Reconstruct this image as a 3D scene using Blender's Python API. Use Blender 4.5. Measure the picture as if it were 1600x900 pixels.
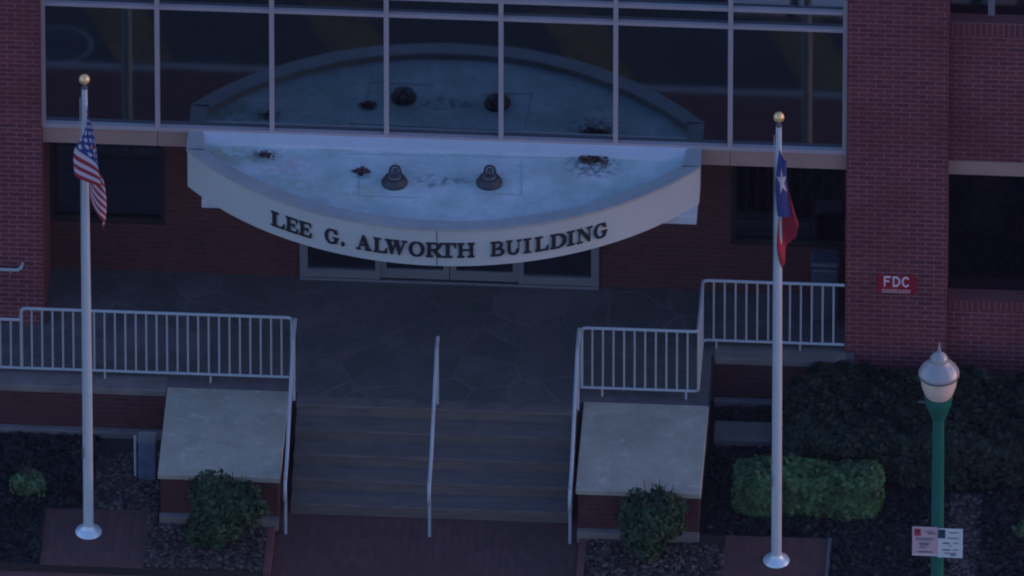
import bpy, bmesh, math, random
import numpy as np
from mathutils import Vector

random.seed(7); rng = np.random.default_rng(7)
R_ = math.radians
for o in list(bpy.data.objects): bpy.data.objects.remove(o)
scene = bpy.context.scene
COL = scene.collection

# ------------------------------------------------------------------ camera
ZT = 0.80                 # terrace level above the brick walk
ZR = 3.70                 # top of the canopy rim
PITCH, YAW = R_(36.2), R_(3.35)
DIST, S = 400.0, 131.0    # metres to the facade, photo pixels per metre there
fwd = Vector((-math.sin(YAW)*math.cos(PITCH), math.cos(YAW)*math.cos(PITCH), -math.sin(PITCH)))
right = Vector((math.cos(YAW), math.sin(YAW), 0))
up = right.cross(fwd)
P0 = Vector((0, 0, ZR))                       # seen at photo pixel (690, 213)
C0 = P0 + right*((800-690)/S) - up*((450-213)/S)
CAM = C0 - fwd*DIST
FPX = S*DIST
cd = bpy.data.cameras.new('camera'); cam = bpy.data.objects.new('camera', cd); COL.objects.link(cam)
cam.location = CAM
cam.rotation_euler = fwd.to_track_quat('-Z', 'Y').to_euler()
cd.sensor_width = 36; cd.lens = FPX*36/1600
cd.clip_start = 5; cd.clip_end = 6000
scene.camera = cam

def ray(px, py): return (fwd*FPX + right*(px-800) - up*(py-450)).normalized()
def onY(px, py, Y=0.0):
    d = ray(px, py); t = (Y-CAM.y)/d.y; return CAM + d*t
def onZ(px, py, Z=0.0):
    d = ray(px, py); t = (Z-CAM.z)/d.z; return CAM + d*t

# ------------------------------------------------------------------ light
world = bpy.data.worlds.new("World"); scene.world = world; world.use_nodes = True
wn = world.node_tree; bg = wn.nodes['Background']
sky = wn.nodes.new('ShaderNodeTexSky'); sky.sky_type = 'NISHITA'; sky.sun_disc = False
SUN_EL, SUN_AZ = R_(7), R_(80)
sky.sun_elevation = SUN_EL; sky.sun_rotation = SUN_AZ
sky.air_density = 1.6; sky.dust_density = 1.0; sky.ozone_density = 5.0
tint = wn.nodes.new('ShaderNodeMix'); tint.data_type = 'RGBA'; tint.blend_type = 'MULTIPLY'; tint.inputs[0].default_value = 1
tint.inputs[7].default_value = (1.30, 0.97, 1.24, 1)          # the violet blue of the dusk sky
wn.links.new(sky.outputs[0], tint.inputs[6]); wn.links.new(tint.outputs[2], bg.inputs[0]); bg.inputs[1].default_value = 0.15
sl = bpy.data.lights.new('sun', 'SUN'); so = bpy.data.objects.new('sun', sl); COL.objects.link(so)
sl.energy = 0.02; sl.angle = R_(40); sl.color = (1.0, 0.74, 0.72)
sdir = Vector((math.sin(SUN_AZ), math.cos(SUN_AZ), 0.2)).normalized()
so.rotation_euler = sdir.to_track_quat('Z', 'Y').to_euler(); so.location = (5, -20, 30)
scene.view_settings.view_transform = 'Standard'; scene.view_settings.look = 'None'
scene.view_settings.gamma = 1; scene.view_settings.use_curve_mapping = False
scene.view_settings.exposure = 1.78
scene.render.engine = 'CYCLES'
scene.render.resolution_x = 1024; scene.render.resolution_y = 576
scene.cycles.filter_width = 2.0
scene.cycles.max_bounces = 6

# ------------------------------------------------------------------ object helpers
BASE = {}
def thing(name, loc, label, cat, group=None):
    o = bpy.data.objects.new(name, None); COL.objects.link(o); o.location = loc; o.empty_display_size = .1
    o['label'] = label; o['category'] = cat
    if group: o['group'] = group
    BASE[o.name] = Vector(loc); return o
def tag(o, label, cat, group=None):
    o['label'] = label; o['category'] = cat
    if group: o['group'] = group
    return o

class MB:
    def __init__(s): s.v = []; s.f = []; s.mi = []; s.smooth = False
    def add(s, vs, fs, mi=0):
        n = len(s.v); s.v += [tuple(v) for v in vs]; s.f += [tuple(i+n for i in f) for f in fs]; s.mi += [mi]*len(fs); return s
    def box(s, x0, x1, y0, y1, z0, z1, mi=0):
        x0, x1 = min(x0, x1), max(x0, x1); y0, y1 = min(y0, y1), max(y0, y1); z0, z1 = min(z0, z1), max(z0, z1)
        vs = [(x0,y0,z0),(x1,y0,z0),(x1,y1,z0),(x0,y1,z0),(x0,y0,z1),(x1,y0,z1),(x1,y1,z1),(x0,y1,z1)]
        return s.add(vs, [(0,3,2,1),(4,5,6,7),(0,1,5,4),(1,2,6,5),(2,3,7,6),(3,0,4,7)], mi)
    def prism(s, poly, z0, z1, mi=0):          # poly counter-clockwise seen from above
        n = len(poly)
        vs = [(p[0],p[1],z0) for p in poly] + [(p[0],p[1],z1) for p in poly]
        fs = [tuple(reversed(range(n))), tuple(range(n, 2*n))] + [(i,(i+1)%n,(i+1)%n+n,i+n) for i in range(n)]
        return s.add(vs, fs, mi)
    def tube(s, pts, r, n=10, mi=0, cap=True):
        pts = [Vector(p) for p in pts]; m = len(pts); rs = r if isinstance(r, (list, tuple)) else [r]*m
        d0 = (pts[1]-pts[0]).normalized(); ref = Vector((0,0,1)) if abs(d0.z) < .9 else Vector((1,0,0))
        a = d0.cross(ref).normalized(); vs = []
        for i, p in enumerate(pts):
            if i == 0: d = pts[1]-pts[0]
            elif i == m-1: d = pts[-1]-pts[-2]
            else: d = (pts[i]-pts[i-1]).normalized() + (pts[i+1]-pts[i]).normalized()
            d = d.normalized(); a = (a - d*a.dot(d)).normalized(); b = d.cross(a)
            for k in range(n):
                t = 2*math.pi*k/n; vs.append(p + (a*math.cos(t)+b*math.sin(t))*rs[i])
        fs = [(i*n+k, i*n+(k+1)%n, (i+1)*n+(k+1)%n, (i+1)*n+k) for i in range(m-1) for k in range(n)]
        if cap: fs += [tuple(reversed(range(n))), tuple(range((m-1)*n, m*n))]
        s.smooth = True
        return s.add(vs, fs, mi)
    def lathe(s, c, prof, n=28, mi=0, axis=None):   # prof [(r,z)...]
        c = Vector(c); vs = []
        q = Vector((0,0,1)).rotation_difference(Vector(axis).normalized()) if axis else None
        for r, z in prof:
            for k in range(n):
                t = 2*math.pi*k/n; p = Vector((r*math.cos(t), r*math.sin(t), z))
                if q: p = q @ p
                vs.append(c+p)
        fs = [(i*n+k, i*n+(k+1)%n, (i+1)*n+(k+1)%n, (i+1)*n+k) for i in range(len(prof)-1) for k in range(n)]
        fs += [tuple(reversed(range(n))), tuple(range((len(prof)-1)*n, len(prof)*n))]
        s.smooth = True
        return s.add(vs, fs, mi)
    def build(s, name, mats, parent=None, bevel=0.0):
        root = parent
        while root is not None and root.parent is not None: root = root.parent
        off = BASE[root.name] if root is not None and root.name in BASE else Vector((0,0,0))
        me = bpy.data.meshes.new(name)
        me.from_pydata([(v[0]-off.x, v[1]-off.y, v[2]-off.z) for v in s.v], [], s.f)
        for m in (mats if isinstance(mats, (list, tuple)) else [mats]): me.materials.append(m)
        if any(s.mi): me.polygons.foreach_set('material_index', s.mi)
        me.update()
        if s.smooth:
            me.polygons.foreach_set('use_smooth', [True]*len(me.polygons))
            try: me.set_sharp_from_angle(angle=R_(35))
            except Exception: pass
        o = bpy.data.objects.new(name, me); COL.objects.link(o)
        if parent is not None: o.parent = parent
        if bevel:
            b = o.modifiers.new('bevel', 'BEVEL'); b.width = bevel; b.segments = 2; b.limit_method = 'ANGLE'
        return o
def struct(o): o['kind'] = 'structure'; return o

# ------------------------------------------------------------------ materials
def nd(nt, t, **kw):
    n = nt.nodes.new(t)
    for k, v in kw.items():
        if k.startswith('i_'): n.inputs[k[2:].replace('_', ' ')].default_value = v
        else: setattr(n, k, v)
    return n
def new_mat(name):
    m = bpy.data.materials.new(name); m.use_nodes = True; nt = m.node_tree
    return m, nt, nt.nodes['Principled BSDF']
def mathn(nt, op, a, b=None, c=None):
    n = nt.nodes.new('ShaderNodeMath'); n.operation = op
    for i, x in enumerate((a, b, c)):
        if x is None: continue
        if isinstance(x, (int, float)): n.inputs[i].default_value = x
        else: nt.links.new(x, n.inputs[i])
    return n.outputs[0]
def mixc(nt, fac, a, b, blend='MIX'):
    n = nt.nodes.new('ShaderNodeMix'); n.data_type = 'RGBA'; n.blend_type = blend
    for s, x in ((n.inputs[0], fac), (n.inputs[6], a), (n.inputs[7], b)):
        if isinstance(x, (int, float)): s.default_value = x
        elif isinstance(x, tuple): s.default_value = (*x, 1) if len(x) == 3 else x
        else: nt.links.new(x, s)
    return n.outputs[2]
def ramp(nt, x, lo, hi):
    n = nt.nodes.new('ShaderNodeMapRange'); n.inputs[1].default_value = lo; n.inputs[2].default_value = hi
    nt.links.new(x, n.inputs[0]); return n.outputs[0]
def noise(nt, vec, scale, detail=5, rough=.6):
    n = nt.nodes.new('ShaderNodeTexNoise'); n.inputs['Scale'].default_value = scale
    n.inputs['Detail'].default_value = detail; n.inputs['Roughness'].default_value = rough
    nt.links.new(vec, n.inputs['Vector']); return n.outputs['Fac']
def pos(nt):
    return nt.nodes.new('ShaderNodeNewGeometry').outputs['Position']
def bump(nt, bs, h, strength=.3, dist=.01):
    b = nt.nodes.new('ShaderNodeBump'); b.inputs['Strength'].default_value = strength; b.inputs['Distance'].default_value = dist
    nt.links.new(h, b.inputs['Height']); nt.links.new(b.outputs[0], bs.inputs['Normal'])
def plain(name, col, rough=.6, metal=0.0, var=.25, scale=3.0, dirt=None, bmp=.15, spec=.5, fine=40):
    m, nt, bs = new_mat(name); p = pos(nt)
    n1 = noise(nt, p, scale); n2 = noise(nt, p, fine, 3)
    dark = tuple(c*(1-var) for c in col) if dirt is None else dirt
    f = ramp(nt, n1, .35, .68)
    c = mixc(nt, f, dark, col)
    c = mixc(nt, mathn(nt, 'MULTIPLY', ramp(nt, n2, .3, .7), var*.6), c, tuple(x*.6 for x in col))
    nt.links.new(c, bs.inputs['Base Color'])
    bs.inputs['Roughness'].default_value = rough; bs.inputs['Metallic'].default_value = metal
    bs.inputs['Specular IOR Level'].default_value = spec
    if bmp: bump(nt, bs, n2, bmp, .004)
    return m
def brick(name, c1, c2, mortar, bw=.2032, rh=.0677, horizontal=False, rot=0.0, msize=.009, stain=.35, soldier=False):
    m, nt, bs = new_mat(name); p = pos(nt)
    sep = nt.nodes.new('ShaderNodeSeparateXYZ'); nt.links.new(p, sep.inputs[0])
    cmb = nt.nodes.new('ShaderNodeCombineXYZ')
    if horizontal:
        nt.links.new(sep.outputs[0], cmb.inputs[0]); nt.links.new(sep.outputs[1], cmb.inputs[1])
    else:
        nt.links.new(mathn(nt, 'ADD', mathn(nt, 'ADD', sep.outputs[0], sep.outputs[1]), 50.0), cmb.inputs[0])
        nt.links.new(mathn(nt, 'ADD', sep.outputs[2], 20.0), cmb.inputs[1])
    vec = cmb.outputs[0]
    if rot:
        mp = nt.nodes.new('ShaderNodeMapping'); mp.inputs['Rotation'].default_value = (0, 0, rot)
        nt.links.new(vec, mp.inputs[0]); vec = mp.outputs[0]
    b = nt.nodes.new('ShaderNodeTexBrick'); nt.links.new(vec, b.inputs['Vector'])
    b.inputs['Scale'].default_value = 1; b.inputs['Brick Width'].default_value = bw; b.inputs['Row Height'].default_value = rh
    b.inputs['Mortar Size'].default_value = msize*.5; b.inputs['Mortar Smooth'].default_value = .3; b.inputs['Bias'].default_value = -.1
    b.inputs['Color1'].default_value = (*c1, 1); b.inputs['Color2'].default_value = (*c2, 1); b.inputs['Mortar'].default_value = (*mortar, 1)
    if soldier: b.offset = 0.0
    big = noise(nt, p, .9, 6); fine = noise(nt, p, 26, 4)
    c = mixc(nt, mathn(nt, 'MULTIPLY', ramp(nt, big, .38, .7), stain), b.outputs['Color'], tuple(x*.5 for x in c1))
    c = mixc(nt, mathn(nt, 'MULTIPLY', ramp(nt, fine, .3, .75), .35), c, tuple(x*1.5 for x in c2))
    nt.links.new(c, bs.inputs['Base Color'])
    bs.inputs['Roughness'].default_value = .85; bs.inputs['Specular IOR Level'].default_value = .25
    h = mathn(nt, 'SUBTRACT', mathn(nt, 'MULTIPLY', fine, .4), b.outputs['Fac'])
    bump(nt, bs, h, .5, .006)
    return m
def glass(name, tint, rough=.015, wav=.05):
    m, nt, bs = new_mat(name); p = pos(nt)
    bs.inputs['Base Color'].default_value = (*tint, 1); bs.inputs['Metallic'].default_value = 1.0
    n = noise(nt, p, 9, 5)
    r = nt.nodes.new('ShaderNodeMapRange'); r.inputs[3].default_value = rough; r.inputs[4].default_value = rough+.05
    nt.links.new(n, r.inputs[0]); nt.links.new(r.outputs[0], bs.inputs['Roughness'])
    c = mixc(nt, ramp(nt, n, .3, .7), tuple(x*.85 for x in tint), tint); nt.links.new(c, bs.inputs['Base Color'])
    bump(nt, bs, noise(nt, p, .8, 2), wav, .01)
    return m

M = {}
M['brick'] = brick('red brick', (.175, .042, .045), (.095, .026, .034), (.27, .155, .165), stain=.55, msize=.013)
M['brick_dark'] = brick('darker brick', (.085, .030, .028), (.058, .022, .024), (.10, .062, .062))  # darker tone than the pier brick: recess, retaining walls, blocks, rear
M['soldier'] = brick('soldier brick', (.15, .042, .042), (.10, .03, .035), (.26, .17, .17), bw=.0677, rh=.2032, soldier=True)
M['paver'] = brick('brick paving', (.105, .05, .045), (.075, .036, .034), (.05, .034, .032), horizontal=True, rot=R_(90), bw=.2, rh=.1, stain=.4)
M['paver_red'] = brick('sidewalk brick', (.16, .06, .055), (.12, .048, .045), (.07, .04, .04), horizontal=True, bw=.2, rh=.1)
M['concrete'] = plain('pale concrete', (.40, .365, .28), .9, var=.25, scale=1.7, fine=22)
M['concrete_edge'] = plain('concrete edging', (.19, .165, .15), .9, var=.35, scale=2.5)
def cap_mat():
    m, nt, bs = new_mat('weathered cap concrete'); p = pos(nt)
    a = noise(nt, p, 1.3, 7, .65); b = noise(nt, p, 5.0, 6, .7); f = noise(nt, p, 30, 3)
    c = mixc(nt, ramp(nt, a, .36, .62), (.26, .25, .19), (.355, .33, .245))
    c = mixc(nt, mathn(nt, 'MULTIPLY', ramp(nt, b, .52, .70), .6), c, (.47, .45, .38))
    c = mixc(nt, mathn(nt, 'MULTIPLY', ramp(nt, noise(nt, p, 2.4, 6, .7), .56, .72), .7), c, (.20, .20, .155))
    c = mixc(nt, mathn(nt, 'MULTIPLY', ramp(nt, f, .55, .8), .4), c, (.18, .17, .14))
    nt.links.new(c, bs.inputs['Base Color']); bs.inputs['Roughness'].default_value = .9
    bump(nt, bs, f, .3, .004); return m
M['concrete'] = cap_mat()
M['lintel'] = plain('tan lintel', (.36, .22, .175), .8, var=.12, scale=2)
M['frame'] = plain('painted aluminium', (.36, .31, .32), .45, var=.06, bmp=.03)
M['door_metal'] = plain('door aluminium', (.24, .25, .27), .4, metal=.4, var=.08, bmp=.03)
M['glass'] = glass('coated glass', (.19, .235, .255))
M['glass_low'] = glass('dark glass', (.13, .14, .17), .02)
M['white_paint'] = plain('white railing paint', (.34, .38, .40), .4, var=.10, scale=6, bmp=.04)
M['pole'] = plain('flagpole aluminium', (.60, .67, .68), .32, metal=.25, var=.06, bmp=.0)
M['gold'] = plain('gold ball', (.88, .58, .24), .3, metal=.4, var=.05, bmp=0)
M['stucco'] = plain('canopy stucco', (.46, .48, .455), .85, var=.10, scale=1.6, bmp=.2)
M['rim'] = plain('canopy coping', (.36, .375, .36), .8, var=.15, scale=3)
M['flashing'] = plain('pale metal flashing', (.60, .62, .66), .4, metal=.2, var=.08)
M['letter'] = plain('black letters', (.016, .016, .02), .5, var=.1)
M['seam'] = plain('joint sealant', (.12, .11, .11), .9, var=.1)
M['lamp_dark'] = plain('dark cast metal', (.045, .045, .055), .6, metal=.2, var=.2)
M['lamp_mid'] = plain('weathered metal', (.12, .12, .14), .5, metal=.3, var=.2)
M['green'] = plain('green lamp post paint', (.008, .125, .085), .35, var=.15, bmp=.05)
M['globe'] = plain('ribbed lamp globe', (.30, .29, .28), .08, var=.1, bmp=.05)
M['globe_white'] = plain('milky lamp glass', (.72, .58, .46), .3, var=.05, bmp=.03)
M['sign_white'] = plain('white sign', (.58, .60, .58), .5, var=.06, bmp=0)
M['sign_pink'] = plain('faded pink print', (.55, .36, .38), .5, var=.08, bmp=0)
M['sign_grey'] = plain('grey print', (.17, .16, .19), .5, var=.08, bmp=0)
M['sign_red'] = plain('red print', (.34, .05, .06), .5, var=.08, bmp=0)
M['sign_teal'] = plain('dark green print', (.02, .07, .10), .5, var=.08, bmp=0)
M['fdc_red'] = plain('fire sign red', (.30, .010, .026), .5, var=.1, bmp=0)
M['letter_white'] = plain('white sign letters', (.68, .62, .68), .5, var=.05, bmp=0)
M['pale_slab'] = plain('pale mirrored slab', (.80, .68, .60), .8, var=.1)  # bright tone of the added slab, for its mirror image in the glass
M['asphalt'] = plain('asphalt', (.050, .048, .050), .9, var=.3, scale=.7)
M['yellow'] = plain('worn yellow road paint', (.20, .115, .04), .8, var=.5, scale=4)
M['kerb'] = plain('kerb concrete', (.30, .27, .25), .85, var=.2)
M['flag_red'] = plain('red cloth', (.30, .012, .028), .8, var=.1, bmp=0)
M['flag_white'] = plain('white cloth', (.48, .41, .44), .8, var=.06, bmp=0)
M['flag_blue'] = plain('blue cloth', (.020, .036, .15), .8, var=.1, bmp=0)
M['litter'] = plain('dead leaves', (.07, .04, .04), .9, var=.3)
M['litter_pale'] = plain('faded litter', (.45, .38, .42), .9, var=.3)
M['bin'] = plain('blue grey bin', (.05, .065, .10), .5, var=.2)
M['box_metal'] = plain('blue grey cabinet', (.12, .17, .26), .35, var=.5, scale=9)
M['soil'] = plain('dark mulch', (.028, .022, .022), .95, var=.6, scale=14, bmp=.8)
M['soffit'] = plain('soffit', (.18, .17, .17), .8, var=.1)
M['interior'] = plain('dark interior', (.012, .012, .016), .9, var=.1)

def terrace_mat():
    m, nt, bs = new_mat('slate flagstones'); p = pos(nt)
    w = nt.nodes.new('ShaderNodeTexNoise'); w.inputs['Scale'].default_value = 1.5; nt.links.new(p, w.inputs['Vector'])
    va = nt.nodes.new('ShaderNodeVectorMath'); va.operation = 'MULTIPLY_ADD'
    nt.links.new(w.outputs['Color'], va.inputs[0]); va.inputs[1].default_value = (.25, .25, 0); nt.links.new(p, va.inputs[2])
    mp = nt.nodes.new('ShaderNodeMapping'); mp.inputs['Scale'].default_value = (1, 1, 0); nt.links.new(va.outputs[0], mp.inputs[0])
    def vor(feat):
        v = nt.nodes.new('ShaderNodeTexVoronoi'); v.feature = feat; v.inputs['Scale'].default_value = 1.5
        nt.links.new(mp.outputs[0], v.inputs['Vector']); return v
    e = vor('DISTANCE_TO_EDGE'); c = vor('F1')
    line = mathn(nt, 'SUBTRACT', 1.0, ramp(nt, e.outputs['Distance'], .005, .035))
    sx = nt.nodes.new('ShaderNodeSeparateColor'); nt.links.new(c.outputs['Color'], sx.inputs[0])
    base = mixc(nt, sx.outputs[0], (.085, .078, .082), (.125, .105, .11))
    base = mixc(nt, ramp(nt, noise(nt, p, 1.1, 7, .7), .42, .62), base, (.062, .070, .066))
    base = mixc(nt, mathn(nt, 'MULTIPLY', ramp(nt, noise(nt, p, 3.1, 7, .7), .5, .7), .6), base, (.15, .125, .13))
    base = mixc(nt, mathn(nt, 'MULTIPLY', line, mathn(nt, 'MULTIPLY', ramp(nt, noise(nt, p, .9, 3), .35, .65), .7)), base, (.15, .13, .135))
    nt.links.new(base, bs.inputs['Base Color'])
    r = nt.nodes.new('ShaderNodeMapRange'); r.inputs[3].default_value = .45; r.inputs[4].default_value = .75
    nt.links.new(noise(nt, p, 4, 5), r.inputs[0]); nt.links.new(r.outputs[0], bs.inputs['Roughness'])
    bump(nt, bs, mathn(nt, 'SUBTRACT', noise(nt, p, 12, 5), line), .3, .01)
    return m
M['terrace'] = terrace_mat()

def step_mat():
    m, nt, bs = new_mat('slate step treads'); p = pos(nt)
    sep = nt.nodes.new('ShaderNodeSeparateXYZ'); nt.links.new(p, sep.inputs[0])
    cmb = nt.nodes.new('ShaderNodeCombineXYZ')
    nt.links.new(mathn(nt, 'MULTIPLY', sep.outputs[0], .8), cmb.inputs[0]); nt.links.new(mathn(nt, 'MULTIPLY', sep.outputs[1], 7.0), cmb.inputs[1])
    nt.links.new(mathn(nt, 'MULTIPLY', sep.outputs[2], 7.0), cmb.inputs[2])
    n = noise(nt, cmb.outputs[0], 1.6, 5)
    n2 = noise(nt, p, 3.5, 5)
    c = mixc(nt, ramp(nt, n, .3, .7), (.085, .074, .068), (.14, .112, .10))
    c = mixc(nt, ramp(nt, n2, .45, .75), c, (.078, .074, .074))
    nt.links.new(c, bs.inputs['Base Color']); bs.inputs['Roughness'].default_value = .7
    bump(nt, bs, n2, .3, .01); return m
M['steps'] = step_mat()
M['nosing'] = plain('worn stone edge', (.15, .12, .105), .8, dirt=(.092, .078, .072), scale=3.4)

def leaf_mat(name, a, b, rough=.6):
    m, nt, bs = new_mat(name)
    at = nt.nodes.new('ShaderNodeAttribute'); at.attribute_name = 'tone'
    c = mixc(nt, at.outputs['Fac'], a, b)
    nt.links.new(c, bs.inputs['Base Color']); bs.inputs['Roughness'].default_value = rough
    bs.inputs['Specular IOR Level'].default_value = .3
    tr = nt.nodes.new('ShaderNodeBsdfTranslucent'); nt.links.new(c, tr.inputs[0])
    mx = nt.nodes.new('ShaderNodeMixShader'); mx.inputs[0].default_value = .2
    nt.links.new(bs.outputs[0], mx.inputs[1]); nt.links.new(tr.outputs[0], mx.inputs[2])
    nt.links.new(mx.outputs[0], nt.nodes['Material Output'].inputs[0])
    return m
M['leaf_bright'] = leaf_mat('boxwood leaves', (.022, .056, .024), (.085, .18, .060))
M['leaf_mid'] = leaf_mat('shrub leaves', (.010, .034, .016), (.034, .082, .034))
M['leaf_dark'] = leaf_mat('dark hedge leaves', (.009, .019, .012), (.018, .034, .018))
M['leaf_pale'] = leaf_mat('pale leaves', (.04, .085, .035), (.11, .19, .08))
M['leaf_ground'] = leaf_mat('ground cover leaves', (.009, .011, .013), (.017, .020, .021))
M['stone'] = leaf_mat('river stones', (.030, .022, .022), (.15, .115, .10), .8)
M['twig'] = plain('twigs', (.03, .022, .016), .9)

def scatter(name, centers, normals, size, mat, parent=None, tone=None, aspect=1.7):
    """many small leaf faces as one mesh"""
    n = len(centers); off = BASE[parent.name] if parent is not None else Vector((0,0,0))
    nrm = normals + rng.normal(0, .55, (n, 3)); nrm /= np.linalg.norm(nrm, axis=1)[:, None]
    a = rng.normal(0, 1, (n, 3)); a -= nrm*np.sum(a*nrm, 1)[:, None]; a /= np.linalg.norm(a, axis=1)[:, None]
    b = np.cross(nrm, a); s = size*rng.uniform(.6, 1.3, n)[:, None]*.5
    c = centers - np.array(off)
    v = np.stack([c-a*s*aspect, c-b*s+nrm*s*.2, c+a*s*aspect, c+b*s+nrm*s*.2], 1).reshape(-1, 3)
    me = bpy.data.meshes.new(name); me.vertices.add(4*n); me.vertices.foreach_set('co', v.ravel())
    me.loops.add(4*n); me.loops.foreach_set('vertex_index', np.arange(4*n))
    me.polygons.add(n); me.polygons.foreach_set('loop_start', np.arange(n)*4)
    try: me.polygons.foreach_set('loop_total', np.full(n, 4))
    except Exception: pass
    me.update(calc_edges=True); me.materials.append(mat)
    at = me.attributes.new('tone', 'FLOAT', 'FACE')
    t = rng.uniform(0, 1, n) if tone is None else np.clip(tone + rng.normal(0, .18, n), 0, 1)
    at.data.foreach_set('value', t.astype(np.float32))
    o = bpy.data.objects.new(name, me); COL.objects.link(o)
    if parent is not None: o.parent = parent
    return o
def lump(p, k=1.0, s=0.0):
    return (np.sin(p[:,0]*5.1*k+s)*np.cos(p[:,1]*6.3*k+1.3*s)+np.sin(p[:,2]*7.7*k+p[:,0]*3.1*k+2*s)+.6*np.sin(p[:,0]*14*k+p[:,1]*11*k+s))/2.6
def box_cloud(x0, x1, y0, y1, z0, z1, n, amp=.06, s=0.0, shell=.75):
    c = np.array([(x0+x1)/2, (y0+y1)/2, (z0+z1)/2]); h = np.array([(x1-x0)/2, (y1-y0)/2, (z1-z0)/2])
    u = rng.uniform(-1, 1, (n, 3)); ns = int(n*shell)
    area = np.array([h[1]*h[2], h[0]*h[2], h[0]*h[1]]); ax = rng.choice(3, ns, p=area/area.sum())
    sg = rng.choice([-1, 1], ns); u[np.arange(ns), ax] = sg*rng.uniform(.9, 1.0, ns)
    q = np.sign(u)*np.abs(u)
    l = (np.abs(q)**6).sum(1)**(1/6); q = q/np.maximum(l, 1)[:, None]
    p = c + q*h; nr = (np.abs(q)**5)*np.sign(q)/h; nr /= np.linalg.norm(nr, axis=1)[:, None]+1e-6
    p = p + nr*(lump(p, 1.4, s)*amp)[:, None] + rng.normal(0, .012, (n, 3))
    nr = nr + np.array([0, 0, .4])
    return p, nr, np.clip(.5+.5*lump(p, 2.1, s+2), 0, 1)
def ball_cloud(c, h, n, amp=.1, s=0.0):
    d = rng.normal(0, 1, (n, 3)); d /= np.linalg.norm(d, axis=1)[:, None]
    r = 1-rng.uniform(0, 1, n)**1.6*.55
    p = np.array(c) + d*np.array(h)*r[:, None]
    p = p + d*(lump(p, 2.0, s)*amp)[:, None]
    return p, d+np.array([0, 0, .5]), np.clip(.45+.5*lump(p, 2.6, s+1), 0, 1)

# ------------------------------------------------------------------ the ground
D = lambda d: -d            # metres in front of the curtain wall
BED = .10
o = MB(); o.add([(-900,-1500,-.16),(900,-1500,-.16),(900,600,-.16),(-900,600,-.16)], [(0,1,2,3)]); struct(o.build('ground', M['asphalt']))
o = MB(); o.box(-40, 40, D(11.5), D(6.32), -.16, -.150); struct(o.build('street', M['asphalt']))
m_ = MB()                                       # worn yellow hatching on the street
for x in (-7.2, -4.4, -1.6, 1.2, 4.0, 6.8):
    m_.add([(x,-6.55,-.146),(x+.75,-6.55,-.146),(x+.15,-7.9,-.146),(x-.6,-7.9,-.146)], [(3,2,1,0)])
struct(m_.build('street_marking', M['yellow']))
o = MB(); o.box(3.0, 3.72, D(9.4), D(7.98), -.16, -.06); o.box(3.84, 6.5, D(9.4), D(7.98), -.16, -.06); struct(o.build('added_pale_slab', M['pale_slab'], bevel=.02))  # added slab, mirrored in the top panes in place of a lit interior
mh = thing('manhole_cover', (-5.1, -6.85, -.15), 'round manhole cover in the street, mirrored in the upper left pane', 'manhole cover')
MB().lathe((-5.1, -6.85, -.152), [(.39, 0), (.39, .010), (.355, .010), (.355, .004)]).build('rim', M['kerb'], mh)
MB().lathe((-5.1, -6.85, -.152), [(.35, 0), (.35, .006), (.01, .006)]).build('lid', M['lamp_dark'], mh)
o = MB(); o.box(-40, 40, D(6.32), D(6.17), -.2, -.005); struct(o.build('kerb', M['kerb'], bevel=.015))
o = MB(); o.box(-40, 40, D(6.17), D(4.0), -.2, 0.0); struct(o.build('sidewalk', M['paver_red']))
wl, wr = onZ(427, 860, 0).x, onZ(905, 860, 0).x
o = MB(); o.box(wl, wr, D(4.0), D(1.0), -.2, .002); struct(o.build('brick_path', M['paver']))
o = MB(); o.box(-40, wl-.09, D(4.0), 2.0, -.2, BED); o.box(wr+.09, 40, D(4.0), 2.0, -.2, BED); struct(o.build('planting_bed', M['soil']))
o = MB(); o.box(wl-.09, wl, D(4.0), D(3.0), -.2, BED+.02); struct(o.build('path_edging', M['paver_red'], bevel=.008))
o = MB(); o.box(wr, wr+.09, D(4.0), D(3.0), -.2, BED+.02); struct(o.build('path_edging', M['paver_red'], bevel=.008))

# terrace and steps
N0 = 1.545; TREAD, RISE = .28, .16
sx0, sx1 = onZ(462, 640, ZT).x, onZ(902, 650, ZT).x
TE = 1.30                                        # terrace edge left and right of the steps
xl = -9.0; xc = onZ(1112, 548, ZT).x; xr = onY(1322, 500, -.12).x
t = MB(); t.prism([(xl,-TE),(sx0,-TE),(sx0,-N0+.17),(sx1,-N0+.17),(sx1,-TE),(xc,-TE),(xc,-.26),(xr+.1,-.26),(xr+.1,1.2),(xl,1.2)], -.1, ZT)
struct(t.build('terrace', M['terrace']))
st = MB()
for k in range(1, 5):
    y1 = -N0-(k-1)*TREAD; y0 = y1-TREAD; st.box(sx0, sx1, y0, y1+.02*(k>1), -.1, ZT-k*RISE)
st.box(sx0+.002, sx1-.002, -N0, -N0+.165, -.1, ZT-.03)
struct(st.build('steps', M['steps'], bevel=.006))
ns = MB(); ns.box(sx0, sx1, -N0-.012, -N0+.17, ZT-.03, ZT+.004)
for k in range(1, 5):
    y = -N0-k*TREAD; ns.box(sx0, sx1, y-.012, y+.022, ZT-k*RISE-.035, ZT-k*RISE+.004)
struct(ns.build('step_nosing', M['nosing'], bevel=.004))

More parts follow.
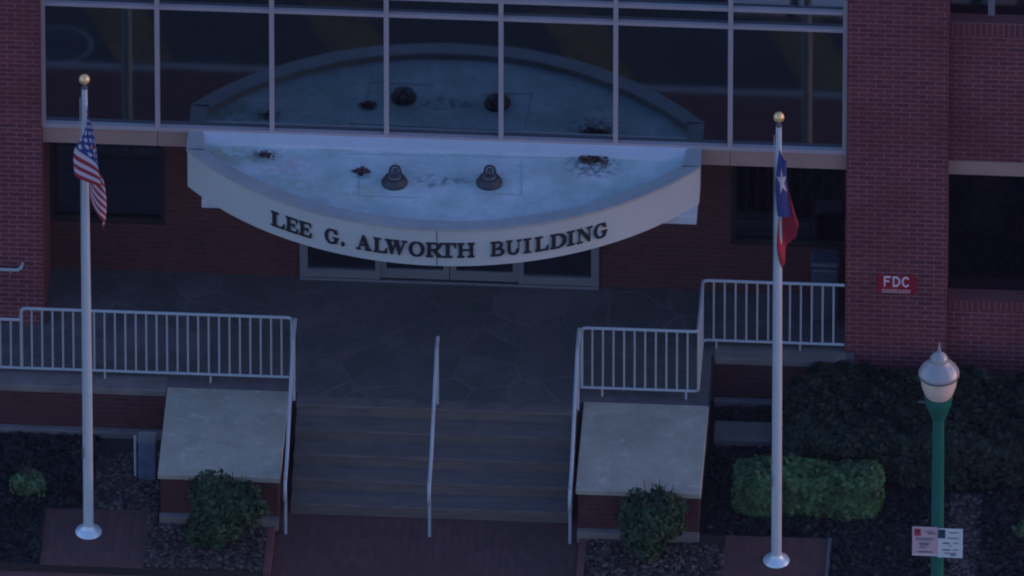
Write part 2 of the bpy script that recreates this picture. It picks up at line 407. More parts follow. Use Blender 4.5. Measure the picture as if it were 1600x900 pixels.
def retaining(x0, x1, y, z0, z1, label, joint=True):
    th = thing('retaining_wall', (x0, y, z0), label, 'retaining wall')
    MB().box(x0, x1, y-.0, y+.25, z0, z1-.09).build('brick_face', M['brick_dark'], th)
    MB().box(x0, x1, y-.04, y+.24, z1-.09, z1+.006).build('coping', M['concrete_edge'], th, bevel=.01)
    MB().box(x0, x1, y-.10, y-.002, z0, z0+.10).build('plinth', M['concrete_edge'], th, bevel=.01)
    return th
blx0, blx1 = onZ(262, 602, ZT).x, onZ(453, 606, ZT).x
brx0, brx1 = onZ(913, 622, ZT).x, onZ(1108, 630, ZT).x
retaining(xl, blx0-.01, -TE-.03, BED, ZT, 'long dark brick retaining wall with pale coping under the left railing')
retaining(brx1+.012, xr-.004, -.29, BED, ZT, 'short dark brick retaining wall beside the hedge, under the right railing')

# ------------------------------------------------------------------ cheek blocks either side of the steps
for x0, x1, w, dy in ((blx0, blx1, 'left', 0.0), (brx0, brx1, 'right', .02)):
    lab = {'left': 'broad brick block with a plain concrete top, left of the steps', 'right': 'broad brick block with a blotchy concrete top, right of the steps'}[w]
    b = thing('stair_cheek_block', (x0, -TE, BED), lab, 'planter block', 'concrete capped blocks beside the steps')
    f = -3.05-dy
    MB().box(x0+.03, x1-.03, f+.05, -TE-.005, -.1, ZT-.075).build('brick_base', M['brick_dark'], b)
    MB().box(x0, x1, f, -TE-.002, ZT-.075, ZT+.008).build('cap', M['concrete'], b, bevel=.012)
    MB().box(x0+.02, x1-.02, f-.05, f+.048, BED-.05, BED+.11).build('plinth', M['concrete_edge'], b, bevel=.01)

# ------------------------------------------------------------------ the building
bld = thing('brick_building', (0, .5, 0), 'red brick building with a wide glass front and a lettered curved canopy', 'building')
def bp(mb, name, mat, bevel=0.0, parent=None): return mb.build(name, mat, parent or bld, bevel)
cx0, cx1 = onY(68, 195).x, onY(1320, 237).x
PW = (cx1-cx0)/7
TOPZ = ZR+6.0
ZA, ZB = ZR+1.775, ZR+2.03
px0 = onY(66, 300, -.12).x; px1 = onY(1322, 300, -.12).x; px2 = onY(1480, 300, -.12).x
bp(MB().box(-9.5, px0, -.12, 1.3, -.1, TOPZ), 'brick_pier', M['brick'])
bp(MB().box(px1, px2, -.12, 1.3, -.1, TOPZ), 'brick_pier', M['brick'])
fr = MB(); e = .028
for k in range(8):
    x = cx0+k*PW; fr.box(x-e, x+e, -.05, .06, ZR+.028, TOPZ)
for k in range(7):
    a, b_ = cx0+k*PW+e+.0005, cx0+(k+1)*PW-e-.0005
    for z, h in ((ZA, .024), (ZB, .024), (ZB+1.8, .024)): fr.box(a, b_, -.042, .06, z-h, z+h)
fr.box(cx0-e, cx1+e, -.055, .06, ZR-.03, ZR+.0275)
cw = bp(fr, 'curtain_wall_frame', M['frame'])
for k in range(7):
    a, b_ = cx0+k*PW+e, cx0+(k+1)*PW-e
    for z0, z1 in ((ZR+.028, ZA-.024), (ZA+.024, ZB-.024), (ZB+.024, ZB+1.776)):
        g = MB().box(a+.001, b_-.001, .014, .028, z0, z1); cz = (z0+z1)/2; cxp = (a+b_)/2
        t1, t2 = random.uniform(-.004, .004), random.uniform(-.004, .004)   # panes never sit perfectly true
        g.v = [(x, y+(z-cz)*t1+(x-cxp)*t2, z) for x, y, z in g.v]
        bp(g, 'glass_pane', M['glass'], parent=cw)
bp(MB().box(cx0, cx1, .3, 1.3, ZR-.2, TOPZ), 'dark_room', M['interior'])
bp(MB().box(cx0, cx1, .07, 1.3, ZR-.10, ZR-.03), 'floor_slab', M['soffit'])
LZ0, LZ1 = ZR-.265, ZR-.032
edges = [px0] + [cx0+k*PW for k in range(1, 7)] + [px1]
for k in range(7):
    if k in (2, 3, 4): continue
    bp(MB().box(edges[k]+.003, edges[k+1]-.003, -.03, .2, LZ0, LZ1), 'lintel', M['lintel'], bevel=.004)
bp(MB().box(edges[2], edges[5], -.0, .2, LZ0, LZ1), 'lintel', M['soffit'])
bp(MB().box(px0, px1, .2, 1.3, LZ0+.02, ZR-.105), 'soffit', M['soffit'])
# recessed ground-floor wall
RW = 1.04; SILL = onY(160, 348, RW).z
wxl = onY(258, 340, RW).x; wxr = onY(1142, 380, RW).x
dx0, dx1 = onY(469, 432, RW).x, onY(936, 448, RW).x
lw = MB()
def ell(xa, xb, xc):      # low under the window, full height beside the doors
    q = MB(); lo, hi = ZT-.1, LZ0+.02
    xs = [(xa, lo), (xc, lo), (xc, hi), (xb, hi), (xb, SILL), (xa, SILL)]
    v = [(x, RW, z) for x, z in xs]+[(x, RW+.3, z) for x, z in xs]
    q.add(v, [tuple(range(6)), tuple(reversed(range(6, 12)))]+[((i+1)%6, i, i+6, (i+1)%6+6) for i in range(6)])
    return q
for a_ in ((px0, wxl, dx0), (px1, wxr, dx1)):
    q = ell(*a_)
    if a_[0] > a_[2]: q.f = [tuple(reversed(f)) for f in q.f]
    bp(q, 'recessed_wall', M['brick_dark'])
for a, b_ in ((px0, wxl), (wxr, px1)):
    wf = bp(MB().box(a, b_, RW+.03, RW+.12, SILL, SILL+.05).box(a, a+.05, RW+.03, RW+.12, SILL+.05, LZ0).box(b_-.05, b_, RW+.03, RW+.12, SILL+.05, LZ0), 'window_frame', M['interior'])
    bp(MB().box(a+.05, b_-.05, RW+.08, RW+.1, SILL+.05, LZ0), 'glass_pane', M['glass_low'], parent=wf)
# entrance doors
DT = LZ0+.02
bays = [onY(p, 440, RW).x for p in (476, 590.5, 703, 814.5, 929)]
df = MB(); df.box(dx0, bays[0]+.04, RW-.05, RW+.1, ZT, DT); df.box(bays[4]-.04, dx1, RW-.05, RW+.1, ZT, DT)
for x in (bays[1], bays[3]): df.box(x-.03, x+.03, RW-.05, RW+.1, ZT, DT)
df.box(dx0, dx1, RW-.07, RW-.052, ZT, ZT+.03)
for k in (0, 3):
    a, b_ = bays[k]+(.04 if k == 0 else .03), bays[k+1]-(.04 if k == 3 else .03)
    df.box(a, b_, RW-.04, RW+.06, ZT, ZT+.14)
df.box(dx0, dx1, RW-.045, RW+.1, DT-.3, DT-.22)
dfo = bp(df, 'entrance_frame', M['door_metal'])
for k in (0, 3):
    a, b_ = bays[k]+.03, bays[k+1]-.03
    bp(MB().box(a, b_, RW, RW+.02, ZT+.14, DT-.3), 'side_glass', M['glass_low'], parent=dfo)
for k in (1, 2):
    a = bays[k]+(.032 if k == 1 else .006); b_ = bays[k+1]-(.006 if k == 1 else .032)
    d_ = MB(); d_.box(a, b_, RW-.02, RW+.03, ZT+.035, ZT+.17); d_.box(a, a+.07, RW-.02, RW+.03, ZT+.17, DT-.3); d_.box(b_-.07, b_, RW-.02, RW+.03, ZT+.17, DT-.3)
    do = bp(d_, 'door', M['door_metal'])
    bp(MB().box(a+.07, b_-.07, RW, RW+.012, ZT+.17, DT-.3), 'door_glass', M['glass_low'], parent=do)
bp(MB().box(px0, px1, RW+.35, RW+.4, ZT-.1, DT), 'dark_lobby', M['interior'])
# right wing
wy = .05; wx0 = px2+.002; wx1 = 11.0
w1 = onY(1486, 33, wy).z; w2 = onY(1486, 250, wy).z; w3 = onY(1486, 270, wy).z; w4 = onY(1486, 468, wy).z
bp(MB().box(wx0, wx1, wy, 1.3, w2, w1-.20).box(wx0, wx1, wy, 1.3, -.1, w4-.13), 'brick_wall', M['brick'])
bp(MB().box(wx0, wx1, wy-.012, 1.3, w1-.20, w1), 'window_sill', M['soldier'])
bp(MB().box(wx0, wx1, wy-.012, 1.3, w4-.13, w4), 'window_sill', M['soldier'])
bp(MB().box(wx0, wx1, wy-.03, .4, w3, w2), 'lintel', M['lintel'], bevel=.004)
bp(MB().box(wx0, wx1, .28, .30, w4, w3), 'glass_pane', M['glass_low'])
bp(MB().box(wx0, wx1, .22, .24, w1, TOPZ), 'glass_pane', M['glass_low'])
bp(MB().box(wx0+.45, wx0+.53, .19, .215, w1+.0, TOPZ), 'window_mullion', M['door_metal'])
bp(MB().box(wx0, wx1, .5, 1.3, w4, TOPZ-.1), 'dark_room', M['interior'])
bp(MB().box(-9.6, 11.1, 1.42, 12, -.1, TOPZ+.1), 'rear_block', M['brick_dark'])
bp(MB().box(-9.6, 11.1, -.16, 1.42, TOPZ, TOPZ+.15), 'roof_edge', M['lintel'])

# canopy
CXM = .045; HW = 3.055; DE, DM = .43, 1.865
SAG = DM-DE; RAD = (HW**2+SAG**2)/(2*SAG)
def arc(x, off=0.0):
    dx = x-CXM; r = RAD-off
    return DM-off-(r-math.sqrt(max(r*r-dx*dx, 0)))
def outline(off=0.0, n=72, back=0.0):
    hw = HW-off; pts = [(CXM-hw, back)]
    for i in range(n+1):
        x = CXM-hw+2*hw*i/n; pts.append((x, -arc(x, off)))
    pts.append((CXM+hw, back)); return pts
FH = .55
can = MB(); OUT = outline(0, back=-.056); n = len(OUT)
vs = [(x, y, ZR-FH) for x, y in OUT]+[(x, y, ZR-.03) for x, y in OUT]
can.add(vs, [(i, i+1, i+1+n, i+n) for i in range(n-1)] + [tuple(reversed(range(n)))])
can.smooth = True
cano = bp(can, 'canopy', M['stucco'])
RIMW = .178; INN = outline(RIMW, back=-.056)
OU2 = outline(-.012, back=-.056)
rm = MB()
vs = [(x, y, ZR) for x, y in OU2]+[(x, y, ZR-.015) for x, y in INN]+[(x, y, ZR-.035) for x, y in OU2]+[(x, y, ZR-.10) for x, y in INN]
rm.add(vs, [(i, i+1, i+1+n, i+n) for i in range(n-1)] + [(i+2*n, i+1+2*n, i+1, i) for i in range(n-1)] + [(i+n, i+1+n, i+1+3*n, i+3*n) for i in range(n-1)] + [(i+3*n,i+1+3*n,i+1+2*n,i+2*n) for i in range(n-1)])
rm.smooth = True
bp(rm, 'coping', M['rim'], parent=cano)
def roof_mat():
    m, nt, bs = new_mat('weathered canopy roof membrane'); p = pos(nt)
    n1 = noise(nt, p, 1.7, 6); n2 = noise(nt, p, 9, 6, .7)
    c = mixc(nt, ramp(nt, n1, .38, .66), (.37, .47, .44), (.56, .64, .64))
    c = mixc(nt, mathn(nt, 'MULTIPLY', ramp(nt, n2, .45, .72), .45), c, (.30, .34, .36))
    def spot(px, py, rx, ry, col, amt, lo=.42, hi=.6, sc=14):
        nonlocal c
        q = onZ(px, py, ZR-.09)
        sep = nt.nodes.new('ShaderNodeSeparateXYZ'); nt.links.new(p, sep.inputs[0])
        dx = mathn(nt, 'DIVIDE', mathn(nt, 'SUBTRACT', sep.outputs[0], q.x), rx)
        dy = mathn(nt, 'DIVIDE', mathn(nt, 'SUBTRACT', sep.outputs[1], q.y), ry)
        r2 = mathn(nt, 'ADD', mathn(nt, 'MULTIPLY', dx, dx), mathn(nt, 'MULTIPLY', dy, dy))
        g = mathn(nt, 'SUBTRACT', 1.0, ramp(nt, r2, .2, 1.3))
        f = mathn(nt, 'MULTIPLY', mathn(nt, 'MULTIPLY', g, ramp(nt, noise(nt, p, sc, 4, .7), lo, hi)), amt)
        c = mixc(nt, f, c, col)
    spot(445, 262, .34, .28, (.54, .38, .40), .75, .42, .58, 12)
    spot(360, 245, .5, .25, (.30, .34, .27), .8, .4, .58, 7)
    spot(470, 285, .5, .22, (.34, .42, .32), .7, .42, .6, 8)
    spot(400, 265, .30, .12, (.62, .58, .62), .8)
    spot(412, 242, .22, .14, (.08, .08, .07), .9)
    spot(350, 238, .25, .12, (.34, .33, .22), .8)
    spot(560, 300, .35, .2, (.30, .36, .22), .5)
    spot(565, 270, .14, .12, (.05, .06, .05), .9)
    spot(672, 282, .22, .14, (.12, .13, .15), .9, .48, .58)
    spot(710, 282, .25, .08, (.12, .13, .15), .6, .48, .58)
    spot(925, 258, .36, .26, (.13, .10, .11), .8, .44, .54, 10)
    spot(930, 275, .25, .12, (.62, .58, .60), .8, .5, .6, 12)
    spot(900, 240, .2, .1, (.12, .12, .12), .9, .46, .56, 12)
    nt.links.new(c, bs.inputs['Base Color']); bs.inputs['Roughness'].default_value = .65
    bump(nt, bs, n2, .2, .01); return m
M['roof'] = roof_mat()
rf = MB(); IN2 = outline(RIMW, back=-.15); k2 = len(IN2)
rf.add([(x, y, ZR-.095) for x, y in IN2], [tuple(range(k2))])
bp(rf, 'roof_membrane', M['roof'], parent=cano)
# membrane seams
sm = MB()
for (a, b_, c_, d_) in ((560, 268, 561, 306), (560, 306, 660, 309), (815, 250, 815, 305), (540, 240, 880, 247), (740, 300, 815, 305)):
    A, B = onZ(a, b_, ZR-.09), onZ(c_, d_, ZR-.09)
    sm.tube([A, B], .003, 5)
bp(sm, 'membrane_seam', M['rim'], parent=cano)
fl = MB(); hwf = HW-RIMW+.02
fl.add([(CXM-hwf,-.057,ZR-.005),(CXM+hwf,-.057,ZR-.005),(CXM+hwf,-.20,ZR-.055),(CXM-hwf,-.20,ZR-.055),(CXM-hwf,-.057,ZR-.12),(CXM+hwf,-.057,ZR-.12),(CXM+hwf,-.20,ZR-.12),(CXM-hwf,-.20,ZR-.12)],
       [(3,2,1,0),(7,6,2,3)[::1],(4,5,6,7),(0,4,7,3),(1,2,6,5),(0,1,5,4)])
bp(fl, 'flashing', M['flashing'], parent=cano)
# slab under the canopy
uy = -.70; ux0 = onY(315, 322, uy).x; ux1 = onY(1088, 348, uy).x
bp(MB().box(ux0, ux1, uy, .0, ZR-FH-.115, ZR-FH-.004), 'soffit_panel', M['flashing'], parent=cano, bevel=.006)
# joints
sj = MB(); xj = .055+CXM-.10
def on_fascia(px):
    x = 0.0
    for _ in range(8): x = (px-690)/S/math.cos(YAW) + arc(x)*math.tan(YAW)
    return x
xj = on_fascia(683)
sj.box(xj-.006, xj+.006, -arc(xj)-.003, -arc(xj)+.01, ZR-FH, ZR-.036)
bp(sj, 'panel_joint', M['seam'], parent=cano)
for sx in (-1, 1):
    x = CXM+sx*(HW-.1); bp(MB().box(x-.1, x+.1, -.435, -.425, ZR-.012, ZR+.002), 'panel_joint', M['seam'], parent=cano)

# ------------------------------------------------------------------ lettering
def inpoly(x, y, P):
    c = False; j = len(P)-1
    for i in range(len(P)):
        if (P[i][1] > y) != (P[j][1] > y) and x < (P[j][0]-P[i][0])*(y-P[i][1])/(P[j][1]-P[i][1])+P[i][0]: c = not c
        j = i
    return c
r4 = lambda a, b, c, d: (lambda x, y: a <= x <= c and b <= y <= d)
pl = lambda *P: (lambda x, y: inpoly(x, y, P))
def ring(cx, cy, rx, ry, tx, ty): return lambda x, y: ((x-cx)/rx)**2+((y-cy)/ry)**2 <= 1 and ((x-cx)/(rx-tx))**2+((y-cy)/(ry-ty))**2 >= 1
def AND(f, g): return lambda x, y: f(x, y) and g(x, y)
T, h_ = .24, .09
G = {   # unit-height serif capitals, (width, shapes)
 'L': (.86, [r4(.1,0,.1+T,1), r4(0,0,.46,h_), r4(0,1-h_,.46,1), r4(0,0,.84,h_), pl((.62,0),(.84,0),(.84,.36),(.78,.36))]),
 'E': (.88, [r4(.1,0,.1+T,1), r4(0,0,.84,h_), r4(0,1-h_,.82,1), r4(.2,.46,.6,.46+h_), r4(.56,.34,.64,.66), pl((.64,0),(.84,0),(.84,.33),(.78,.33)), pl((.64,1),(.82,1),(.82,.70),(.76,.70))]),
 'G': (.98, [AND(ring(.48,.5,.48,.52,.23,.09), lambda x, y: x < .5 or y > .72 or y < .4), r4(.66,.05,.86,.46), r4(.54,.40,.98,.47), r4(.80,.70,.87,1)]),
 '.': (.30, [lambda x, y: (x-.15)**2+(y-.13)**2 < .0169]),
 'A': (1.04, [pl((.10,0),(.20,0),(.52,.86),(.50,1),(.44,1)), pl((.42,1),(.60,1),(.98,0),(.70,0),(.42,.80)), r4(.24,.28,.78,.37), r4(0,0,.32,h_), r4(.60,0,1.04,h_)]),
 'W': (1.42, [pl((.06,1),(.34,1),(.56,.22),(.46,0),(.38,0)), pl((.38,0),(.48,0),(.76,.9),(.68,1)), pl((.56,1),(.84,1),(1.04,.22),(.94,0),(.86,0)), pl((.86,0),(.96,0),(1.32,1),(1.22,1)), r4(0,1-h_,.46,1), r4(.52,1-h_,.92,1), r4(1.06,1-h_,1.42,1)]),
 'O': (1.0, [ring(.5,.5,.5,.52,.24,.09)]),
 'R': (1.04, [r4(.1,0,.1+T,1), r4(0,0,.46,h_), r4(0,1-h_,.5,1), AND(ring(.5,.73,.38,.27,.21,.09), lambda x, y: x > .45), r4(.2,.46,.52,.54), pl((.40,.5),(.62,.52),(.98,.05),(.98,0),(.72,0)), r4(.7,0,1.04,h_)]),
 'T': (.96, [r4(.36,0,.6,1), r4(.22,0,.74,h_), r4(.0,1-h_,.96,1), pl((0,1),(0,.66),(.06,.66),(.2,1)), pl((.96,1),(.96,.66),(.9,.66),(.76,1))]),
 'H': (1.10, [r4(.1,0,.1+T,1), r4(.76,0,.76+T,1), r4(0,0,.44,h_), r4(0,1-h_,.44,1), r4(.66,0,1.1,h_), r4(.66,1-h_,1.1,1), r4(.3,.46,.8,.55)]),
 'B': (.96, [r4(.1,0,.1+T,1), r4(0,0,.5,h_), r4(0,1-h_,.5,1), AND(ring(.48,.75,.36,.25,.21,.09), lambda x, y: x > .44), AND(ring(.5,.27,.44,.27,.23,.09), lambda x, y: x > .44), r4(.2,.46,.5,.54)]),
 'U': (1.04, [r4(.1,.3,.1+T,1), r4(.82,.3,.90,1), AND(ring(.5,.36,.40,.37,.22,.09), lambda x, y: y < .38), r4(0,1-h_,.46,1), r4(.70,1-h_,1.04,1), r4(.82,.3,.9,.45)]),
 'I': (.46, [r4(.11,0,.11+T,1), r4(0,0,.46,h_), r4(0,1-h_,.46,1)]),
 'D': (1.02, [r4(.1,0,.1+T,1), r4(0,0,.5,h_), r4(0,1-h_,.5,1), AND(ring(.42,.5,.58,.5,.25,.09), lambda x, y: x > .42)]),
 'N': (1.08, [r4(.16,0,.25,1), r4(.84,0,.93,1), pl((.06,1),(.34,1),(.93,.16),(.93,0),(.82,0)), r4(0,0,.42,h_), r4(0,1-h_,.34,1), r4(.68,1-h_,1.08,1)]),
}
SANS = {
 'F': (.72, [r4(0,0,.17,1), r4(0,.84,.7,1), r4(0,.44,.58,.59)]),
 'D': (.82, [r4(0,0,.17,1), AND(ring(.28,.5,.52,.5,.17,.16), lambda x, y: x > .26), r4(0,0,.3,.16), r4(0,.84,.3,1)]),
 'C': (.80, [AND(ring(.42,.5,.42,.5,.17,.16), lambda x, y: x < .55 or abs(y-.5) > .24)]),
}
def glyph(g, x0, x1, z0, z1, mapf, res=34):
    """raster of the letter shape turned into one clean extruded mesh; mapf(x, z, depth) -> point"""
    w, sh = g; nx = max(6, int(res*w)); nz = res; F = set()
    for i in range(nx):
        for j in range(nz):
            x, y = (i+.5)/nx*w, (j+.5)/nz
            if any(f(x, y) for f in sh): F.add((i, j))
    mb = MB(); idx = {}
    def V(i, j, d):
        k = (i, j, d)
        if k not in idx: idx[k] = len(mb.v); mb.v.append(tuple(mapf(x0+(x1-x0)*i/nx, z0+(z1-z0)*j/nz, d)))
        return idx[k]
    for (i, j) in F:
        mb.f.append((V(i,j,1), V(i+1,j,1), V(i+1,j+1,1), V(i,j+1,1))); mb.mi.append(0)
        for (di, dj, a, b_) in ((-1,0,(i,j+1),(i,j)), (1,0,(i+1,j),(i+1,j+1)), (0,-1,(i,j),(i+1,j)), (0,1,(i+1,j+1),(i,j+1))):
            if (i+di, j+dj) not in F:
                mb.f.append((V(*a,1), V(*a,0), V(*b_,0), V(*b_,1))); mb.mi.append(0)
    return mb
LZ_0, LZ_1 = ZR-.415, ZR-.205
def fmap(x, z, d): return (x, -arc(x)-.002-.022*d, z)
TXT = [('L',424,446),('E',447,467),('E',468,488),('G',508,530),('.',533,540),('A',557,581),('L',584,606),('W',602,637),('O',639,664),('R',666,692),('T',687,713),('H',715,742),
       ('B',767,789),('U',791,815),('I',818,830),('L',836,858),('D',860,886),('I',886,898),('N',901,926),('G',928,949)]
for ch, a, b_ in TXT:
    w, sh = G[ch]
    bp(glyph((w, sh), on_fascia(a), on_fascia(b_), LZ_0, LZ_1, fmap), 'letter', M['letter'], parent=cano)

# fire connection sign on the right pier
A = onY(1371, 430, -.14); B = onY(1432, 459, -.14)
fs = thing('wall_sign', (A.x, -.14, B.z), 'small red FDC sign fixed to the brick pier', 'sign')
MB().box(A.x, B.x, -.14, -.121, B.z, A.z).build('sign_plate', M['fdc_red'], fs, bevel=.003)
for ch, a, b_ in (('F', 1381, 1392), ('D', 1395, 1407), ('C', 1409, 1421)):
    glyph(SANS[ch], onY(a, 440, -.14).x, onY(b_, 440, -.14).x, onY(1400, 448, -.14).z, onY(1400, 432, -.14).z, lambda x, z, d: (x, -.1405-.004*d, z), 20).build('sign_letter', M['letter_white'], fs)
tm = MB(); z = onY(1400, 457, -.14).z
tm.box(onY(1378, 455, -.14).x, onY(1422, 455, -.14).x, -.144, -.1405, z, z+.012)
x = onY(1378, 455, -.14).x
while x < B.x-.08:
    w = random.uniform(.012, .028); tm.box(x, x+w, -.144, -.1405, z+.024, z+.046); x += w+random.uniform(.008, .014)
tm.build('small_print', M['sign_pink'], fs)

# ------------------------------------------------------------------ floodlights on the canopy roof
for i, (px, w) in enumerate(((616.5, 'left'), (764.5, 'right'))):
    c = onZ(px, 286, ZR-.09)
    t = thing('roof_floodlight', c, 'round dark floodlight on the canopy roof, the %s one of the pair' % w, 'floodlight', 'floodlights on the canopy')
    MB().lathe((c.x, c.y, c.z), [(.155, 0), (.158, .02), (.148, .04), (.13, .055), (.12, .085), (.085, .10)]).build('housing', M['lamp_dark'], t)
    MB().lathe((c.x, c.y, c.z), [(.082, .101), (.076, .112), (.055, .112), (.05, .104)]).build('lens_ring', M['lamp_mid'], t)
    MB().lathe((c.x, c.y, c.z), [(.045, .102), (.03, .116), (.005, .118)]).build('lens', M['lamp_dark'], t)
    y = c.y+.10
    pts = [(c.x-.07, y, c.z+.02), (c.x-.062, y+.02, c.z+.09)] + [(c.x+.055*math.cos(a), y+.03, c.z+.115+.045*math.sin(a)) for a in np.linspace(math.pi, 0, 9)] + [(c.x+.062, y+.02, c.z+.09), (c.x+.07, y, c.z+.02)]
    MB().tube(pts, .016, 8).build('yoke', M['lamp_dark'], t)
    MB().tube([(c.x, y+.02, c.z), (c.x, y+.03, c.z+.11)], .036, 10).build('ballast', M['lamp_mid'], t)

# litter blown on the canopy roof
def litter(name, px, py, rx, ry, n, size, mat, label):
    q = onZ(px, py, ZR-.09); p = np.stack([rng.normal(q.x, rx, n), np.minimum(rng.normal(q.y, ry, n), -.2), np.full(n, ZR-.085)+rng.uniform(0, .02, n)], 1)
    th = thing(name, (q.x, q.y, ZR-.095), label, 'leaf litter')
    o = scatter('leaf_clump', p, np.tile([0, 0, 1.5], (n, 1)), size, mat, th)
    return th
M['litter_leaf'] = leaf_mat('dead leaf litter', (.03, .02, .02), (.16, .08, .08), .9)
litter('leaf_pile', 565, 269, .045, .03, 60, .04, M['litter_leaf'], 'small dark leaf clump left of the floodlights on the canopy roof')
litter('leaf_pile', 926, 250, .07, .045, 80, .042, M['litter_leaf'], 'reddish heap of litter near the right end of the canopy roof')
litter('leaf_pile', 412, 243, .04, .03, 40, .030, M['litter_leaf'], 'dark scatter of leaves near the left tip of the canopy roof')

# ------------------------------------------------------------------ railings
RH = 1.0
def corner(P, C, Q, r=.06, n=5):
    P, C, Q = Vector(P), Vector(C), Vector(Q); a = C+(P-C).normalized()*r; b = C+(Q-C).normalized()*r
    return [a*(1-t)**2+C*2*t*(1-t)+b*t*t for t in np.linspace(0, 1, n)]
RY = -1.17
def rail_run(root, x0, x1, y, z0, ztop, first=True, last=True, feet=(), spacing=.1265, zbot=.12):
    n = max(1, int(round((x1-x0)/spacing)))
    for i in range(0 if first else 1, n+1 if last else n):
        x = x0+(x1-x0)*i/n
        MB().tube([(x, y, z0+zbot), (x, y, ztop-.01)], .0125, 8).build('baluster', M['white_paint'], root)
    for x in feet: MB().tube([(x, y, z0-.03), (x, y, z0+zbot)], .014, 8).build('foot', M['white_paint'], root)
# left
lx1 = onY(456, 500, RY).x; lxs = onY(33, 490, RY).x; lx0 = xl
L = thing('guard_railing', (lx1, RY, ZT), 'long pale railing with vertical bars along the terrace, left of the steps', 'railing')
zt = ZT+RH
MB().tube([(lx1, RY, ZT+.12)] + corner((lx1,RY,ZT),(lx1,RY,zt),(lxs,RY,zt)) + corner((lx1,RY,zt),(lxs,RY,zt),(lxs,RY,ZT)) + [(lxs, RY, ZT+.12)], .02, 10).build('top_rail', M['white_paint'], L)
MB().tube([(lxs+.01, RY, zt-.17), (lx0, RY, zt-.17)], .02, 10).build('top_rail', M['white_paint'], L)
MB().tube([(lx0, RY, ZT+.12), (lx1, RY, ZT+.12)], .018, 10).build('bottom_rail', M['white_paint'], L)
rail_run(L, lxs, lx1, RY, ZT, zt, first=False, last=False, feet=(onY(164, 590, RY).x, onY(329, 595, RY).x))
rail_run(L, lxs-.1265*9, lxs, RY, ZT, zt-.17, last=False)
# right, in three runs with a return towards the building
rx0 = onY(909, 515, RY).x; rx1 = onY(1091, 520, RY).x; YB = -.13; rx2 = px1-.01
Rr = thing('guard_railing', (rx0, RY, ZT), 'pale railing with vertical bars stepping back to the brick pier, right of the steps', 'railing')
pts = [(rx0, RY, ZT+.12)] + corner((rx0,RY,ZT),(rx0,RY,zt),(rx1,RY,zt)) + corner((rx0,RY,zt),(rx1,RY,zt),(rx1,YB,zt)) + corner((rx1,RY,zt),(rx1,YB,zt),(rx2,YB,zt)) + [(rx2, YB, zt)]
MB().tube(pts, .02, 10).build('top_rail', M['white_paint'], Rr)
zb = ZT+.12
MB().tube([(rx0, RY, zb)] + corner((rx0,RY,zb),(rx1,RY,zb),(rx1,YB,zb)) + corner((rx1,RY,zb),(rx1,YB,zb),(rx2,YB,zb)) + [(rx2, YB, zb)], .018, 10).build('bottom_rail', M['white_paint'], Rr)
rail_run(Rr, rx0, rx1, RY, ZT, zt, first=False, feet=(onY(941, 612, RY).x, onY(1072, 618, RY).x))
rail_run(Rr, rx1, rx2, YB, ZT, zt, last=False, feet=(onY(1119, 535, YB).x, onY(1250, 540, YB).x))
for i in range(1, 8):
    y = RY+(YB-RY)*i/8; MB().tube([(rx1, y, zb), (rx1, y, zt-.01)], .0125, 8).build('baluster', M['white_paint'], Rr)
# stair handrails
def stair_rail(x, ytop, ztop, label, top_extra, base_y, posts=True):
    t = thing('stair_handrail', (x, base_y, 0), label, 'handrail', 'handrails on the steps')
    ys = -N0-.02; yb = base_y+.08; zb = .86
    p = list(top_extra) + [(x, ys-.02, ztop), (x, yb+.25, zb+.03), (x, yb+.1, zb-.01), (x, yb-.08, zb-.06), (x, yb-.17, zb-.16), (x, yb-.17, zb-.28), (x, yb-.10, zb-.36), (x, base_y, zb-.40)]
    MB().tube(p, .022, 10).build('rail', M['white_paint'], t)
    MB().tube([(x, base_y, 0), (x, base_y, zb-.0)], .019, 10).build('post', M['white_paint'], t)
    if posts:
        MB().tube([(x, ys+.12, ZT-.02), (x, ys+.12, ztop)], .019, 10).build('post', M['white_paint'], t)
    return t
q = onZ(671, 838, 0); ztc = ZT+.90
stair_rail(onZ(682.5, 640, ZT).x, 0, ztc, 'thin pale handrail running down the middle of the steps', [(onZ(682.5, 640, ZT).x, -N0+.22, ztc)], q.y)
q = onZ(446, 834, 0); lxh = lx1+.04
stair_rail(lxh, 0, zt-.03, 'pale handrail down the left edge of the steps', [(lxh, RY, zt-.02)], q.y)
q = onZ(892, 849, 0); rxh = rx0-.03
stair_rail(rxh, 0, zt-.03, 'pale handrail down the right edge of the steps', [(rxh, RY, zt-.02)], q.y)
# short pipe rail on the left pier
a = onY(3, 421, -.2); b_ = onY(33, 419, -.2)
th = thing('pipe_rail', (a.x, -.12, a.z), 'short pale pipe rail on the left brick pier, at the picture edge', 'handrail')
MB().tube([(a.x-.8, -.2, a.z), (b_.x-.04, -.2, a.z), (b_.x, -.19, a.z+.03), (b_.x+.01, -.12, a.z+.04)], .022, 10).build('rail', M['white_paint'], th)
MB().tube([(a.x+.1, -.2, a.z), (a.x+.1, -.17, a.z-.06), (a.x+.1, -.118, a.z-.07)], .012, 8).build('bracket', M['white_paint'], th)

